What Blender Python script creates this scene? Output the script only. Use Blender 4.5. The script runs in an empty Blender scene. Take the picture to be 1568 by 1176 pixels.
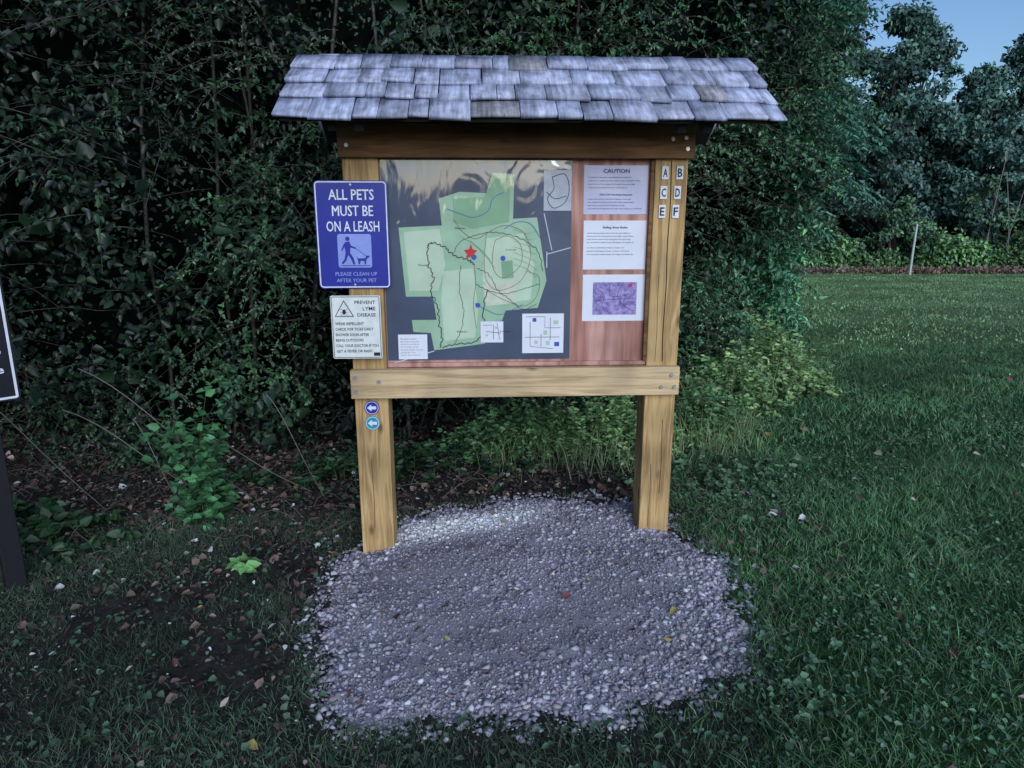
import bpy, math, random
import numpy as np
from mathutils import Vector
random.seed(7); R=np.random.default_rng(7)
scene=bpy.context.scene
COL=scene.collection
R3=math.radians(3)

# ------------------------------------------------------------------ helpers
def snoise(P,scale,seed,octv=5):
    r=np.random.default_rng(seed); out=np.zeros(len(P)); amp=1;tot=0
    for o in range(octv):
        for k in range(3):
            d=r.normal(size=P.shape[1]); d/=np.linalg.norm(d)
            out+=amp*np.sin(P@d*scale*(1.7**o)*2+r.uniform(0,6.28)+1.3*np.sin(P@r.normal(size=P.shape[1])*scale*(1.7**o)*.7))
            tot+=amp
        amp*=.7
    return out/tot*2.2
def nodes(mat):
    mat.use_nodes=True; nt=mat.node_tree; return nt,nt.nodes,nt.links,nt.nodes['Principled BSDF']
def flat(name,col,rough=.6,spec=.3,metal=0,coat=0,var=.06,scale=30):
    m=bpy.data.materials.new(name); nt,N,L,B=nodes(m)
    n=N.new('ShaderNodeTexNoise'); n.inputs['Scale'].default_value=scale; n.inputs['Detail'].default_value=4
    tc=N.new('ShaderNodeTexCoord'); L.new(tc.outputs['Object'],n.inputs['Vector'])
    cr=N.new('ShaderNodeValToRGB'); c=Vector(col)
    cr.color_ramp.elements[0].position=.3; cr.color_ramp.elements[1].position=.7
    cr.color_ramp.elements[0].color=(*(c*(1-var*2)),1); cr.color_ramp.elements[1].color=(*(c*(1+var)),1)
    L.new(n.outputs['Fac'],cr.inputs['Fac']); L.new(cr.outputs['Color'],B.inputs['Base Color'])
    B.inputs['Roughness'].default_value=rough; B.inputs['Specular IOR Level'].default_value=spec
    B.inputs['Metallic'].default_value=metal; B.inputs['Coat Weight'].default_value=coat; B.inputs['Coat Roughness'].default_value=.06
    return m
def wood(name,c1,c2,axis='Z',scale=1.,rough=.7,knots=True):
    m=bpy.data.materials.new(name); nt,N,L,B=nodes(m)
    tc=N.new('ShaderNodeTexCoord'); mp=N.new('ShaderNodeMapping'); L.new(tc.outputs['Object'],mp.inputs['Vector'])
    sc={'Z':(14,14,.9),'X':(.9,14,14),'Y':(14,.9,14)}[axis]; mp.inputs['Scale'].default_value=[v*scale for v in sc]
    n1=N.new('ShaderNodeTexNoise'); n1.inputs['Scale'].default_value=1.3; n1.inputs['Detail'].default_value=8; n1.inputs['Distortion'].default_value=.6
    L.new(mp.outputs[0],n1.inputs['Vector'])
    mt=N.new('ShaderNodeMath'); mt.operation='MULTIPLY'; mt.inputs[1].default_value=26; L.new(n1.outputs['Fac'],mt.inputs[0])
    sn=N.new('ShaderNodeMath'); sn.operation='SINE'; L.new(mt.outputs[0],sn.inputs[0])
    mr=N.new('ShaderNodeMapRange'); mr.inputs['From Min'].default_value=-1; L.new(sn.outputs[0],mr.inputs['Value'])
    n2=N.new('ShaderNodeTexNoise'); n2.inputs['Scale'].default_value=9; n2.inputs['Detail'].default_value=5; L.new(mp.outputs[0],n2.inputs['Vector'])
    ad=N.new('ShaderNodeMath'); ad.operation='MULTIPLY_ADD'; L.new(mr.outputs[0],ad.inputs[0]); ad.inputs[1].default_value=.5
    L.new(n2.outputs['Fac'],ad.inputs[2])
    cr=N.new('ShaderNodeValToRGB'); cr.color_ramp.elements[0].position=.3; cr.color_ramp.elements[1].position=1.0
    cr.color_ramp.elements[0].color=(*c2,1); cr.color_ramp.elements[1].color=(*c1,1)
    L.new(ad.outputs[0],cr.inputs['Fac']); last=cr.outputs['Color']
    n3=N.new('ShaderNodeTexNoise'); n3.inputs['Scale'].default_value=3.5; L.new(tc.outputs['Object'],n3.inputs['Vector'])
    r3=N.new('ShaderNodeMapRange'); r3.inputs['From Min'].default_value=.3; r3.inputs['From Max'].default_value=.7
    r3.inputs['To Min'].default_value=.62; r3.inputs['To Max'].default_value=1.18; L.new(n3.outputs['Fac'],r3.inputs['Value'])
    mx=N.new('ShaderNodeVectorMath'); mx.operation='SCALE'; L.new(last,mx.inputs[0]); L.new(r3.outputs[0],mx.inputs['Scale']); last=mx.outputs[0]
    if knots:
        mp2=N.new('ShaderNodeMapping'); L.new(tc.outputs['Object'],mp2.inputs['Vector'])
        s2={'Z':(9,9,4.2),'X':(4.2,9,9),'Y':(9,4.2,9)}[axis]; mp2.inputs['Scale'].default_value=s2
        v=N.new('ShaderNodeTexVoronoi'); v.inputs['Scale'].default_value=1; L.new(mp2.outputs[0],v.inputs['Vector'])
        r=N.new('ShaderNodeMapRange'); r.inputs['From Min'].default_value=.05; r.inputs['From Max'].default_value=.16
        r.inputs['To Min'].default_value=.35; L.new(v.outputs['Distance'],r.inputs['Value'])
        mx2=N.new('ShaderNodeVectorMath'); mx2.operation='SCALE'; L.new(last,mx2.inputs[0]); L.new(r.outputs[0],mx2.inputs['Scale']); last=mx2.outputs[0]
    L.new(last,B.inputs['Base Color'])
    bp=N.new('ShaderNodeBump'); bp.inputs['Strength'].default_value=.35; bp.inputs['Distance'].default_value=.003
    L.new(ad.outputs[0],bp.inputs['Height']); L.new(bp.outputs[0],B.inputs['Normal'])
    B.inputs['Roughness'].default_value=rough; B.inputs['Specular IOR Level'].default_value=.25
    return m
def attrmat(name,rough=.5,spec=.4,transl=0.,grain=None,bump=0,lo=.6,hi=1.25,blotch=0):
    m=bpy.data.materials.new(name); nt,N,L,B=nodes(m)
    a=N.new('ShaderNodeAttribute'); a.attribute_name='Col'; last=a.outputs['Color']
    if grain:
        tc=N.new('ShaderNodeTexCoord'); mp=N.new('ShaderNodeMapping'); mp.inputs['Scale'].default_value=grain
        L.new(tc.outputs['Object'],mp.inputs['Vector'])
        n=N.new('ShaderNodeTexNoise'); n.inputs['Scale'].default_value=1; n.inputs['Detail'].default_value=5; n.inputs['Roughness'].default_value=.65
        L.new(mp.outputs[0],n.inputs['Vector'])
        r=N.new('ShaderNodeMapRange'); r.inputs['From Min'].default_value=.3; r.inputs['From Max'].default_value=.7
        r.inputs['To Min'].default_value=lo; r.inputs['To Max'].default_value=hi; L.new(n.outputs['Fac'],r.inputs['Value'])
        mx=N.new('ShaderNodeVectorMath'); mx.operation='SCALE'; L.new(last,mx.inputs[0]); L.new(r.outputs[0],mx.inputs['Scale']); last=mx.outputs[0]
        if blotch:
            n9=N.new('ShaderNodeTexNoise'); n9.inputs['Scale'].default_value=blotch; n9.inputs['Detail'].default_value=3; L.new(tc.outputs['Object'],n9.inputs['Vector'])
            r9=N.new('ShaderNodeMapRange'); r9.inputs['From Min'].default_value=.32; r9.inputs['From Max'].default_value=.6
            r9.inputs['To Min'].default_value=.6; r9.inputs['To Max'].default_value=1.08; L.new(n9.outputs['Fac'],r9.inputs['Value'])
            m9=N.new('ShaderNodeVectorMath'); m9.operation='SCALE'; L.new(last,m9.inputs[0]); L.new(r9.outputs[0],m9.inputs['Scale']); last=m9.outputs[0]
        if bump:
            bp=N.new('ShaderNodeBump'); bp.inputs['Strength'].default_value=bump; bp.inputs['Distance'].default_value=.004
            L.new(n.outputs['Fac'],bp.inputs['Height']); L.new(bp.outputs[0],B.inputs['Normal'])
    L.new(last,B.inputs['Base Color'])
    B.inputs['Roughness'].default_value=rough; B.inputs['Specular IOR Level'].default_value=spec
    if transl>0:
        t=N.new('ShaderNodeBsdfTranslucent'); L.new(last,t.inputs['Color'])
        ms=N.new('ShaderNodeMixShader'); ms.inputs[0].default_value=transl
        L.new(B.outputs[0],ms.inputs[1]); L.new(t.outputs[0],ms.inputs[2])
        L.new(ms.outputs[0],N['Material Output'].inputs['Surface'])
    return m
def npmesh(name,V,F,mat,C=None,parent=None,smooth=False):
    V=np.asarray(V,dtype=np.float32).reshape(-1,3); F=np.asarray(F,dtype=np.int32)
    k=F.shape[1]; me=bpy.data.meshes.new(name)
    me.vertices.add(len(V)); me.vertices.foreach_set('co',V.ravel())
    me.loops.add(F.size); me.loops.foreach_set('vertex_index',F.ravel())
    me.polygons.add(len(F)); me.polygons.foreach_set('loop_start',np.arange(0,F.size,k,dtype=np.int32))
    me.polygons.foreach_set('loop_total',np.full(len(F),k,dtype=np.int32))
    if smooth: me.polygons.foreach_set('use_smooth',np.ones(len(F),dtype=bool))
    me.update(calc_edges=True)
    if C is not None:
        at=me.color_attributes.new('Col','FLOAT_COLOR','POINT')
        C4=np.ones((len(V),4),dtype=np.float32); C4[:,:3]=C; at.data.foreach_set('color',C4.ravel())
    me.materials.append(mat)
    ob=bpy.data.objects.new(name,me); COL.objects.link(ob)
    if parent: ob.parent=parent
    return ob
class Bag:
    def __init__(s): s.V=[];s.F=[];s.C=[];s.o=0
    def add(s,v,f,c): s.V.append(v);s.F.append(f+s.o);s.C.append(c);s.o+=len(v)
    def build(s,name,mat,parent=None): return npmesh(name,np.vstack(s.V),np.vstack(s.F),mat,C=np.vstack(s.C),parent=parent)
def empty(name,loc=(0,0,0),rz=0):
    e=bpy.data.objects.new(name,None); e.location=loc; e.rotation_euler=(0,0,rz); COL.objects.link(e); return e
def unit(a): return a/np.maximum(np.linalg.norm(a,axis=1,keepdims=True),1e-6)
def leaves(P,D,Nn,Ln,Wd,fold=.25,droop=.15):
    n=len(P); D=unit(D); S=unit(np.cross(D,Nn)); U=np.cross(S,D)
    Ln=Ln.reshape(-1,1); Wd=Wd.reshape(-1,1)
    V=np.zeros((n,6,3))
    V[:,0]=P; V[:,1]=P+D*Ln*.3+S*Wd*.5+U*Wd*fold; V[:,2]=P+D*Ln*.68+S*Wd*.36+U*(Wd*fold*.6-Ln*droop*.5)
    V[:,3]=P+D*Ln-U*Ln*droop
    V[:,4]=P+D*Ln*.68-S*Wd*.36+U*(Wd*fold*.6-Ln*droop*.5); V[:,5]=P+D*Ln*.3-S*Wd*.5+U*Wd*fold
    i=np.arange(n)[:,None]*6
    F=np.concatenate([i+np.array([[0,1,2,3]]),i+np.array([[0,3,4,5]])],axis=0)
    return V.reshape(-1,3),F
def tubes(name,items,mat,parent=None,sides=6):
    V=[];F=[];o=0
    for it in items:
        pts,r0,r1=it[0],it[1],it[2]; pts=np.array(pts,float); n=len(pts)
        T=np.gradient(pts,axis=0); T=unit(T); up=np.array([0.13,.21,1.]) if abs(T[0][2])<.8 else np.array([1.,.2,0.1])
        S=unit(np.cross(T,up)); U=np.cross(T,S)
        for i in range(n):
            r=r0+(r1-r0)*i/(n-1)
            for k in range(sides):
                a=2*math.pi*k/sides; V.append(pts[i]+S[i]*math.cos(a)*r+U[i]*math.sin(a)*r)
        for i in range(n-1):
            for k in range(sides):
                k2=(k+1)%sides; F.append([o+i*sides+k,o+i*sides+k2,o+(i+1)*sides+k2,o+(i+1)*sides+k])
        o+=n*sides
    return npmesh(name,V,F,mat,parent=parent,smooth=True)
def box(name,x0,x1,y0,y1,z0,z1,mat,parent,bev=.004):
    cx,cy,cz=(x0+x1)/2,(y0+y1)/2,(z0+z1)/2
    hx,hy,hz_=(x1-x0)/2,(y1-y0)/2,(z1-z0)/2
    V=[(sx*hx+cx,sy*hy+cy,sz*hz_+cz) for sx in(-1,1) for sy in(-1,1) for sz in(-1,1)]
    F=[(0,1,3,2),(4,6,7,5),(0,4,5,1),(2,3,7,6),(0,2,6,4),(1,5,7,3)]
    me=bpy.data.meshes.new(name); me.from_pydata(V,[],F); me.materials.append(mat)
    ob=bpy.data.objects.new(name,me); COL.objects.link(ob); ob.parent=parent
    if bev:
        b=ob.modifiers.new('b','BEVEL'); b.width=bev; b.segments=2
    return ob
def poly(name,pts,d,mat,parent):
    me=bpy.data.meshes.new(name); V=[(p[0],d,p[1]) for p in pts]
    me.from_pydata(V,[],[list(range(len(V)))]); me.materials.append(mat)
    ob=bpy.data.objects.new(name,me); COL.objects.link(ob); ob.parent=parent
    return ob
def ribbon(name,lines,w,d,mat,parent):
    V=[];F=[]
    for pts in lines:
        p=np.array(pts,float); T=unit(np.gradient(p,axis=0)); Nn=np.stack([-T[:,1],T[:,0]],1)
        o=len(V)
        for i in range(len(p)):
            for sg in(-1,1):
                q=p[i]+Nn[i]*w/2*sg; V.append((q[0],d,q[1]))
        for i in range(len(p)-1): F.append([o+2*i,o+2*i+1,o+2*i+3,o+2*i+2])
    return npmesh(name,V,F,mat,parent=parent)
def smoothline(pts,n=8):
    p=np.array(pts,float); out=[]
    P=np.vstack([2*p[0]-p[1],p,2*p[-1]-p[-2]])
    for i in range(1,len(P)-2):
        for t in np.linspace(0,1,n,endpoint=False):
            a,b,c,dd=P[i-1],P[i],P[i+1],P[i+2]
            out.append(.5*((2*b)+(-a+c)*t+(2*a-5*b+4*c-dd)*t*t+(-a+3*b-3*c+dd)*t**3))
    out.append(p[-1]); return out
def rrect(x0,x1,z0,z1,r,n=6):
    out=[]
    for cx,cz,a0 in((x1-r,z1-r,0),(x0+r,z1-r,90),(x0+r,z0+r,180),(x1-r,z0+r,270)):
        for k in range(n+1):
            a=math.radians(a0+90*k/n); out.append((cx+r*math.cos(a),cz+r*math.sin(a)))
    return out
def circ(x,z,r,n=28): return [(x+r*math.cos(2*math.pi*k/n),z+r*math.sin(2*math.pi*k/n)) for k in range(n)]
def text(name,body,x0,x1,z0,z1,d,mat,parent,bold=0.0,fitw=True):
    cu=bpy.data.curves.new(name,'FONT'); cu.body=body; cu.size=1; cu.offset=bold; cu.resolution_u=2
    ob=bpy.data.objects.new(name+'_t',cu); COL.objects.link(ob)
    dg=bpy.context.evaluated_depsgraph_get(); dg.update()
    me=bpy.data.meshes.new_from_object(ob.evaluated_get(dg)); bpy.data.objects.remove(ob)
    n=len(me.vertices); co=np.zeros(n*3,dtype=np.float32); me.vertices.foreach_get('co',co); co=co.reshape(-1,3)
    mn=co.min(0); mx=co.max(0); sz=(z1-z0)/(mx[1]-mn[1]); sx=(x1-x0)/(mx[0]-mn[0]) if fitw else sz
    new=np.zeros_like(co); new[:,0]=x0+(co[:,0]-mn[0])*sx; new[:,1]=d; new[:,2]=z0+(co[:,1]-mn[1])*sz
    me.vertices.foreach_set('co',new.ravel()); me.materials.clear(); me.materials.append(mat); me.update()
    o=bpy.data.objects.new(name,me); COL.objects.link(o); o.parent=parent; return o

# ------------------------------------------------------------------ terrain
def hz(x,y):
    x=np.asarray(x,float); y=np.asarray(y,float)
    near=np.exp(-((y-3.0)/3.5)**2)
    z=.066*np.clip(x,-1.5,1.6)*near
    z=z-.033*np.clip(y-5.5,0,21)
    P=np.stack([x,y],-1).reshape(-1,2)
    nz=snoise(P,1.1,3,3).reshape(x.shape)
    return z+nz*.014
def axis(lo,hi,step,far):
    a=list(np.arange(lo,hi+1e-6,step)); s=step; v=hi
    while v<far: s*=1.35; v+=s; a.append(v)
    s=step; v=lo
    while v>-far: s*=1.35; v-=s; a.insert(0,v)
    return np.array(a)
xs=axis(-6,12,.12,420); ys=axis(-1,27,.14,420)
X,Y=np.meshgrid(xs,ys); Z=hz(X,Y)
V=np.stack([X,Y,Z],-1).reshape(-1,3); nx=len(xs); ny=len(ys)
I=(np.arange(ny-1)[:,None]*nx+np.arange(nx-1)[None,:]).reshape(-1,1)
F=np.concatenate([I,I+1,I+nx+1,I+nx],1)
gm=bpy.data.materials.new('soil_and_turf'); nt,N,L,B=nodes(gm)
a=N.new('ShaderNodeAttribute'); a.attribute_name='Col'
tc=N.new('ShaderNodeTexCoord')
n=N.new('ShaderNodeTexNoise'); n.inputs['Scale'].default_value=12; n.inputs['Detail'].default_value=8; n.inputs['Roughness'].default_value=.8
L.new(tc.outputs['Object'],n.inputs['Vector'])
r=N.new('ShaderNodeMapRange'); r.inputs['From Min'].default_value=.34; r.inputs['From Max'].default_value=.66; r.inputs['To Min'].default_value=.3; r.inputs['To Max'].default_value=1.7
L.new(n.outputs['Fac'],r.inputs['Value'])
mx=N.new('ShaderNodeVectorMath'); mx.operation='SCALE'; L.new(a.outputs['Color'],mx.inputs[0]); L.new(r.outputs[0],mx.inputs['Scale'])
L.new(mx.outputs[0],B.inputs['Base Color']); B.inputs['Roughness'].default_value=.95; B.inputs['Specular IOR Level'].default_value=.1
bp=N.new('ShaderNodeBump'); bp.inputs['Strength'].default_value=.8; bp.inputs['Distance'].default_value=.03; L.new(n.outputs['Fac'],bp.inputs['Height']); L.new(bp.outputs[0],B.inputs['Normal'])

HL=np.array([(-7.5,2.6),(-5,3.5),(-3,4.15),(-1,4.65),(.3,4.85),(1.25,5.0),(2.0,6.3),(3.05,9.0),(4.3,14),(5.6,20),(7.5,27)])
seg=np.linalg.norm(np.diff(HL,axis=0),axis=1); cum=np.r_[0,np.cumsum(seg)]; HT=cum[-1]
def hedge_base(t):
    x=np.interp(t,cum,HL[:,0]); y=np.interp(t,cum,HL[:,1])
    e=.35; x2=np.interp(t+e,cum,HL[:,0]); y2=np.interp(t+e,cum,HL[:,1]); x1=np.interp(t-e,cum,HL[:,0]); y1=np.interp(t-e,cum,HL[:,1])
    d=unit(np.stack([x2-x1,y2-y1],1)); nrm=np.stack([d[:,1],-d[:,0]],1)
    return np.stack([x,y],1),nrm
def hedge_y_at(x): return np.interp(x,HL[:,0],HL[:,1])
P2=V[:,:2]
lawn=(P2[:,0]-.95+.35*np.clip(3-P2[:,1],0,2)+.25*snoise(P2,2.2,11,3))
lawn=np.clip(lawn/.5+.5,0,1)
inh=np.clip((hedge_y_at(P2[:,0])-.3-P2[:,1])/.6,0,1); lawn=lawn*np.where(P2[:,0]<6,inh,1)
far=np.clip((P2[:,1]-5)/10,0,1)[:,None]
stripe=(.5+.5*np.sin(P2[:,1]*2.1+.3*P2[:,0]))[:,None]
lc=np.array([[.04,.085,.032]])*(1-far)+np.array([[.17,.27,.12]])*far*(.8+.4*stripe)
dc=np.array([[.045,.039,.036]])
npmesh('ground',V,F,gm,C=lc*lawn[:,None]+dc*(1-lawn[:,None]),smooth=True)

# ------------------------------------------------------------------ gravel pad
PG=np.array([(-.63,1.99),(-.3,1.94),(.1,1.91),(.4,1.92),(.68,1.98),(.87,2.32),(.92,2.85),(.85,3.15),(.74,3.42),(.58,3.62),(.2,3.70),(-.2,3.66),(-.5,3.5),(-.79,3.12),(-.83,2.7),(-.72,2.38),(-.67,2.15)])
CG=np.array([.03,2.8]); ang=np.arctan2(PG[:,1]-CG[1],PG[:,0]-CG[0]); rad=np.linalg.norm(PG-CG,axis=1)
o=np.argsort(ang); ang=ang[o]; rad=rad[o]
def padr(th): return np.interp(th,ang,rad,period=2*math.pi)+.022*np.sin(th*9+1)+.018*np.sin(th*23)+.012*np.sin(th*41+2)
def padh(x,y):
    x=np.asarray(x);y=np.asarray(y); th=np.arctan2(y-CG[1],x-CG[0]); q=np.hypot(x-CG[0],y-CG[1])/padr(th)
    prof=np.clip(1-q**5,-.2,1)
    return hz(x,y)+.04*prof-.008+.006*snoise(np.stack([x,y],-1).reshape(-1,2),6,21,3).reshape(x.shape)
nr,na=60,160
q,th=np.meshgrid(np.linspace(0,1.0,nr+1)[1:],np.linspace(0,2*math.pi,na,endpoint=False),indexing='ij')
xx=CG[0]+np.cos(th)*padr(th)*q; yy=CG[1]+np.sin(th)*padr(th)*q
zz=padh(xx.ravel(),yy.ravel())
V=np.stack([xx.ravel(),yy.ravel(),zz],1)
F=[]
for i in range(nr-1):
    for k in range(na):
        k2=(k+1)%na; F.append([i*na+k,(i+1)*na+k,(i+1)*na+k2,i*na+k2])
F.append([0,na//4,na//2,3*na//4])
def gravcol(x,y):
    w=np.exp(-(((x+.26)/.42)**2+((y-3.34-.26*(x+.28))/.13)**2)**1.5)
    P=np.stack([x,y],1); nzz=snoise(P,2.6,5,4)
    b=np.array([[.31,.292,.335]])*(1+.20*nzz[:,None])
    return b*(1-w[:,None])+np.array([[.86,.86,.88]])*w[:,None]
pad=empty('gravel_path')
npmesh('gravel_fines',V,F,attrmat('crushed_stone_dust',.95,.1,grain=(120,120,120),bump=1.,lo=.5,hi=1.35),C=gravcol(V[:,0],V[:,1]),parent=pad,smooth=True)
cub=np.array([(sx,sy,sz) for sx in(-1,1) for sy in(-1,1) for sz in(-1,1)])*.62
cf=np.array([(0,1,3),(0,3,2),(4,6,7),(4,7,5),(0,4,5),(0,5,1),(2,3,7),(2,7,6),(0,2,6),(0,6,4),(1,5,7),(1,7,3)])
def stones(n,qf,smin,smax,bright,pwh=.06,clump=None):
    th=R.uniform(-math.pi,math.pi,n); q=qf(n); rr=padr(th)*q; x=CG[0]+np.cos(th)*rr; y=CG[1]+np.sin(th)*rr
    if clump is not None:
        k=snoise(np.stack([x,y],1),2.3,clump,3)+R.normal(0,.7,n)>-.3; x=x[k];y=y[k];q=q[k];n=len(x)
    s=smin+(smax-smin)*R.random(n)**3
    z=np.where(q<1,padh(x,y),hz(x,y)+.004)+s*.12
    A=R.normal(size=(n,3,3)); Q,_=np.linalg.qr(A)
    sc=R.uniform(.45,1.2,(n,3))*s[:,None]
    T=cub[None]+R.uniform(-.42,.42,(n,8,3))
    T=np.einsum('nij,nkj->nki',Q,T*sc[:,None,:]*.62)
    T[:,:,2]*=.75
    Vv=T+np.stack([x,y,z],1)[:,None,:]
    c=gravcol(x,y)*R.uniform(.65,1.35,(n,1))*bright; wh=R.random(n)<pwh; c[wh]=R.uniform(.5,.75,(wh.sum(),1))*np.array([[.97,.97,1.]])
    wm=R.random(n)<.10; c[wm]*=np.array([[1.05,.95,.82]])
    dk=R.random(n)<.10; c[dk]*=.5
    return Vv.reshape(-1,3),(np.arange(n)[:,None,None]*8+cf[None]).reshape(-1,3),np.repeat(np.clip(c,0,.85),8,axis=0)
bag=Bag()
for s_ in [stones(26000,lambda n:np.sqrt(R.random(n)),.004,.014,1.0,.03),
   stones(8500,lambda n:np.sqrt(R.random(n)),.009,.025,1.05,.07,clump=71),
   stones(7500,lambda n:1-np.abs(R.normal(0,.15,n)),.006,.029,1.2,.15),
   stones(1600,lambda n:1+np.abs(R.normal(0,.035,n)),.005,.026,1.2,.2)]: bag.add(*s_)
bag.build('loose_stones',attrmat('crushed_limestone',.85,.25),pad)

# ------------------------------------------------------------------ kiosk
K=empty('information_kiosk',(0,3.17,0),R3)
wv=wood('treated_pine_upright',(.60,.39,.17),(.31,.18,.07),'Z')
wh_=wood('treated_pine_rail',(.66,.48,.27),(.38,.25,.12),'X')
wdk=wood('dark_beam',(.24,.12,.048),(.11,.052,.02),'X')  # darker brown than the posts and rails
ply=wood('red_plywood',(.62,.35,.28),(.36,.15,.105),'Z',scale=.4,knots=False)
dark=flat('dark_underside',(.02,.018,.017),.9)  # near-black colour for roof deck and rafters
steel=flat('galvanised_steel',(.45,.46,.48),.4,.5,.8)
box('post_left',-.72,-.568,0,.15,-.3,1.90,wv,K,.006)
box('post_right',.62,.765,0,.15,-.3,1.90,wv,K,.006)
box('lower_rail',-.728,.768,-.04,-.001,.75,.882,wh_,K,.004)
box('lower_rail_back',-.728,.768,.151,.19,.75,.882,wh_,K,.004)
box('top_beam',-.728,.778,-.04,-.001,1.792,1.93,wdk,K,.004)
box('top_beam_back',-.728,.778,.151,.19,1.792,1.93,wdk,K,.004)
box('board_panel',-.566,.618,.03,.048,.86,1.80,ply,K,0)
box('board_sill',-.566,.618,.012,.029,.883,.902,ply,K,.002)
box('board_stile_right',.604,.6185,.004,.029,.903,1.79,wdk,K,.001)
crack=flat('crack_shadow',(.03,.018,.01),.9)
def crk(x,z0,z1,w=.0025):
    zz=np.linspace(z0,z1,14); pts=[(x+.002*math.sin(z*17+x*90),z) for z in zz]
    ribbon('drying_check',[pts],w,-.0015,crack,K)
crk(.692,.90,1.785,.004); crk(.712,.25,.62,.002); crk(-.655,.1,.45,.002); crk(.66,.9,1.3,.0015); crk(.665,.08,.4,.0015)
for (x,z,dd) in [(-.705,.85,-.046),(-.705,.785,-.046),(-.60,.83,-.046),(.73,.845,-.046),(.685,.79,-.046),(.745,.79,-.046),(.68,1.87,-.046),(.735,1.875,-.046),(.745,1.83,-.046),(-.69,1.84,-.046)]:
    bpy.ops.mesh.primitive_cylinder_add(vertices=12,radius=.0085,depth=.008,location=(x,dd+.002,z),rotation=(math.pi/2,0,0))
    b=bpy.context.object; b.name='carriage_bolt'; b.data.materials.append(steel); b.parent=K
# roof
ex0,ex1=-.90,1.03; ey,ez=-.352,1.902; ry,rz=.115,2.20
run=ry-ey; rise=rz-ez; SL=math.hypot(run,rise); cs,sn_=run/SL,rise/SL
def slab(front,th,x0,x1,d0,d1,lift0,lift1):
    vs=[]
    for x in(x0,x1):
        for d,l in((d0,lift0),(d1,lift1)):
            for t_ in(0,th):
                yy_=ey+cs*d-sn_*(l+t_); zz_=ez+sn_*d+cs*(l+t_)
                if not front: yy_=2*ry-yy_
                vs.append((x,yy_,zz_))
    return vs
BF=[(0,1,3,2),(4,6,7,5),(0,4,5,1),(2,3,7,6),(0,2,6,4),(1,5,7,3)]
for fr in(True,False):
    v=slab(fr,.014,ex0+.02,ex1-.02,.02,SL,-.015,-.015)
    me=bpy.data.meshes.new('roof_deck'); me.from_pydata(v,[],BF); me.materials.append(dark); ob=bpy.data.objects.new('roof_deck',me); COL.objects.link(ob); ob.parent=K
shk=attrmat('weathered_cedar',.8,.25,grain=(55,6,6),bump=.9,lo=.45,hi=1.35,blotch=13)
V=[];F=[];C=[]
E=SL/4
for fr in(True,False):
    for row in range(4):
        x=ex0+R.uniform(-.03,.0)
        first=True
        while x<ex1-.01:
            w=R.uniform(.065,.21); x1=min(x+w,ex1+R.uniform(-.004,.006))
            if ex1-x1<.04: x1=ex1
            xa=max(x,ex0+R.uniform(-.006,.003)) if first else x
            d0=row*E-.005+R.uniform(-.013,.012); d1=min((row+1)*E+.05,SL+.004)
            th=R.uniform(.008,.019); l0=.006+R.uniform(0,.005); l1=R.uniform(.0,.003)
            if row==3: l1=.004
            vs=slab(fr,th,xa+R.uniform(.001,.0035),x1-R.uniform(.001,.0035),d0,d1,l0 if row==0 else .013+R.uniform(0,.009),l1)
            vs=[list(p) for p in vs]
            sk=R.uniform(-.011,.011)
            for j in(4,5): vs[j][1]+=cs*sk*(1 if fr else -1); vs[j][2]+=sn_*sk
            for j in(1,): vs[j][2]+=R.uniform(-.003,.006)
            o=len(V); V+=vs; F+=[[o+q_ for q_ in f] for f in BF]
            b=R.uniform(.40,.62); tint=R.uniform(-.02,.02); c=[b*(.88+tint),b*.92,b*(1.18-tint)]
            if R.random()<.05: c=[b*.8,b*.78,b*.84]
            C+=[c]*8
            x=x1; first=False
            if x1>=ex1-.006: break
npmesh('cedar_shakes',V,F,shk,C=np.array(C),parent=K)
for x in(-.70,-.60,.65,.75):
    for fr in(True,False):
        v=slab(fr,.05,x-.018,x+.018,.05,SL,-.068,-.068)
        me=bpy.data.meshes.new('rafter'); me.from_pydata(v,[],BF); me.materials.append(dark); ob=bpy.data.objects.new('rafter',me); COL.objects.link(ob); ob.parent=K

# ---- papers
white=flat('printed_white',(.78,.78,.83),.55,.3,0,.3,.03,8)
paperA=flat('notice_lavender',(.60,.59,.76),.5,.3,0,.4,.05,6)
ink=flat('ink_black',(.02,.02,.03),.5)
inkb=flat('ink_blue_grey',(.07,.07,.17),.5)
def paper(name,x0,x1,z0,z1,mat,d=.0285):
    nx_,nz_=10,10; Vv=[];Ff=[]
    for j in range(nz_+1):
        for i in range(nx_+1):
            u,v=i/nx_,j/nz_; b=.0012*math.sin(u*5+v*3)*math.sin(math.pi*u)*math.sin(math.pi*v)
            Vv.append((x0+(x1-x0)*u,d-b,z0+(z1-z0)*v))
    for j in range(nz_):
        for i in range(nx_): a=j*(nx_+1)+i; Ff.append([a,a+1,a+nx_+2,a+nx_+1])
    return npmesh(name,Vv,Ff,mat,parent=K,smooth=True)
paper('caution_notice',.316,.598,1.56,1.767,paperA)
paper('rules_notice',.319,.600,1.319,1.533,white)
paper('trail_photo_notice',.321,.604,1.086,1.296,white)
T=.0265
text('caution_title','CAUTION',.40,.515,1.735,1.752,T,inkb,K,.02)
words='hunting season is open in this area from october first through january wear bright orange clothing stay on marked trails keep all dogs on leash at all times report problems to the park office please be aware of ticks and poison ivy along the meadow edge thank you'.split()
def lines(x0,x1,ztop,n,step,h,mat):
    for i in range(n):
        k=random.randint(0,30); s=' '.join(words[k:k+random.randint(9,13)]); sh=random.uniform(.62,1)
        text('notice_line',s,x0,x0+(x1-x0)*sh,ztop-i*step-h,ztop-i*step,T,mat,K)
lines(.335,.58,1.72,4,.0145,.007,inkb)
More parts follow.
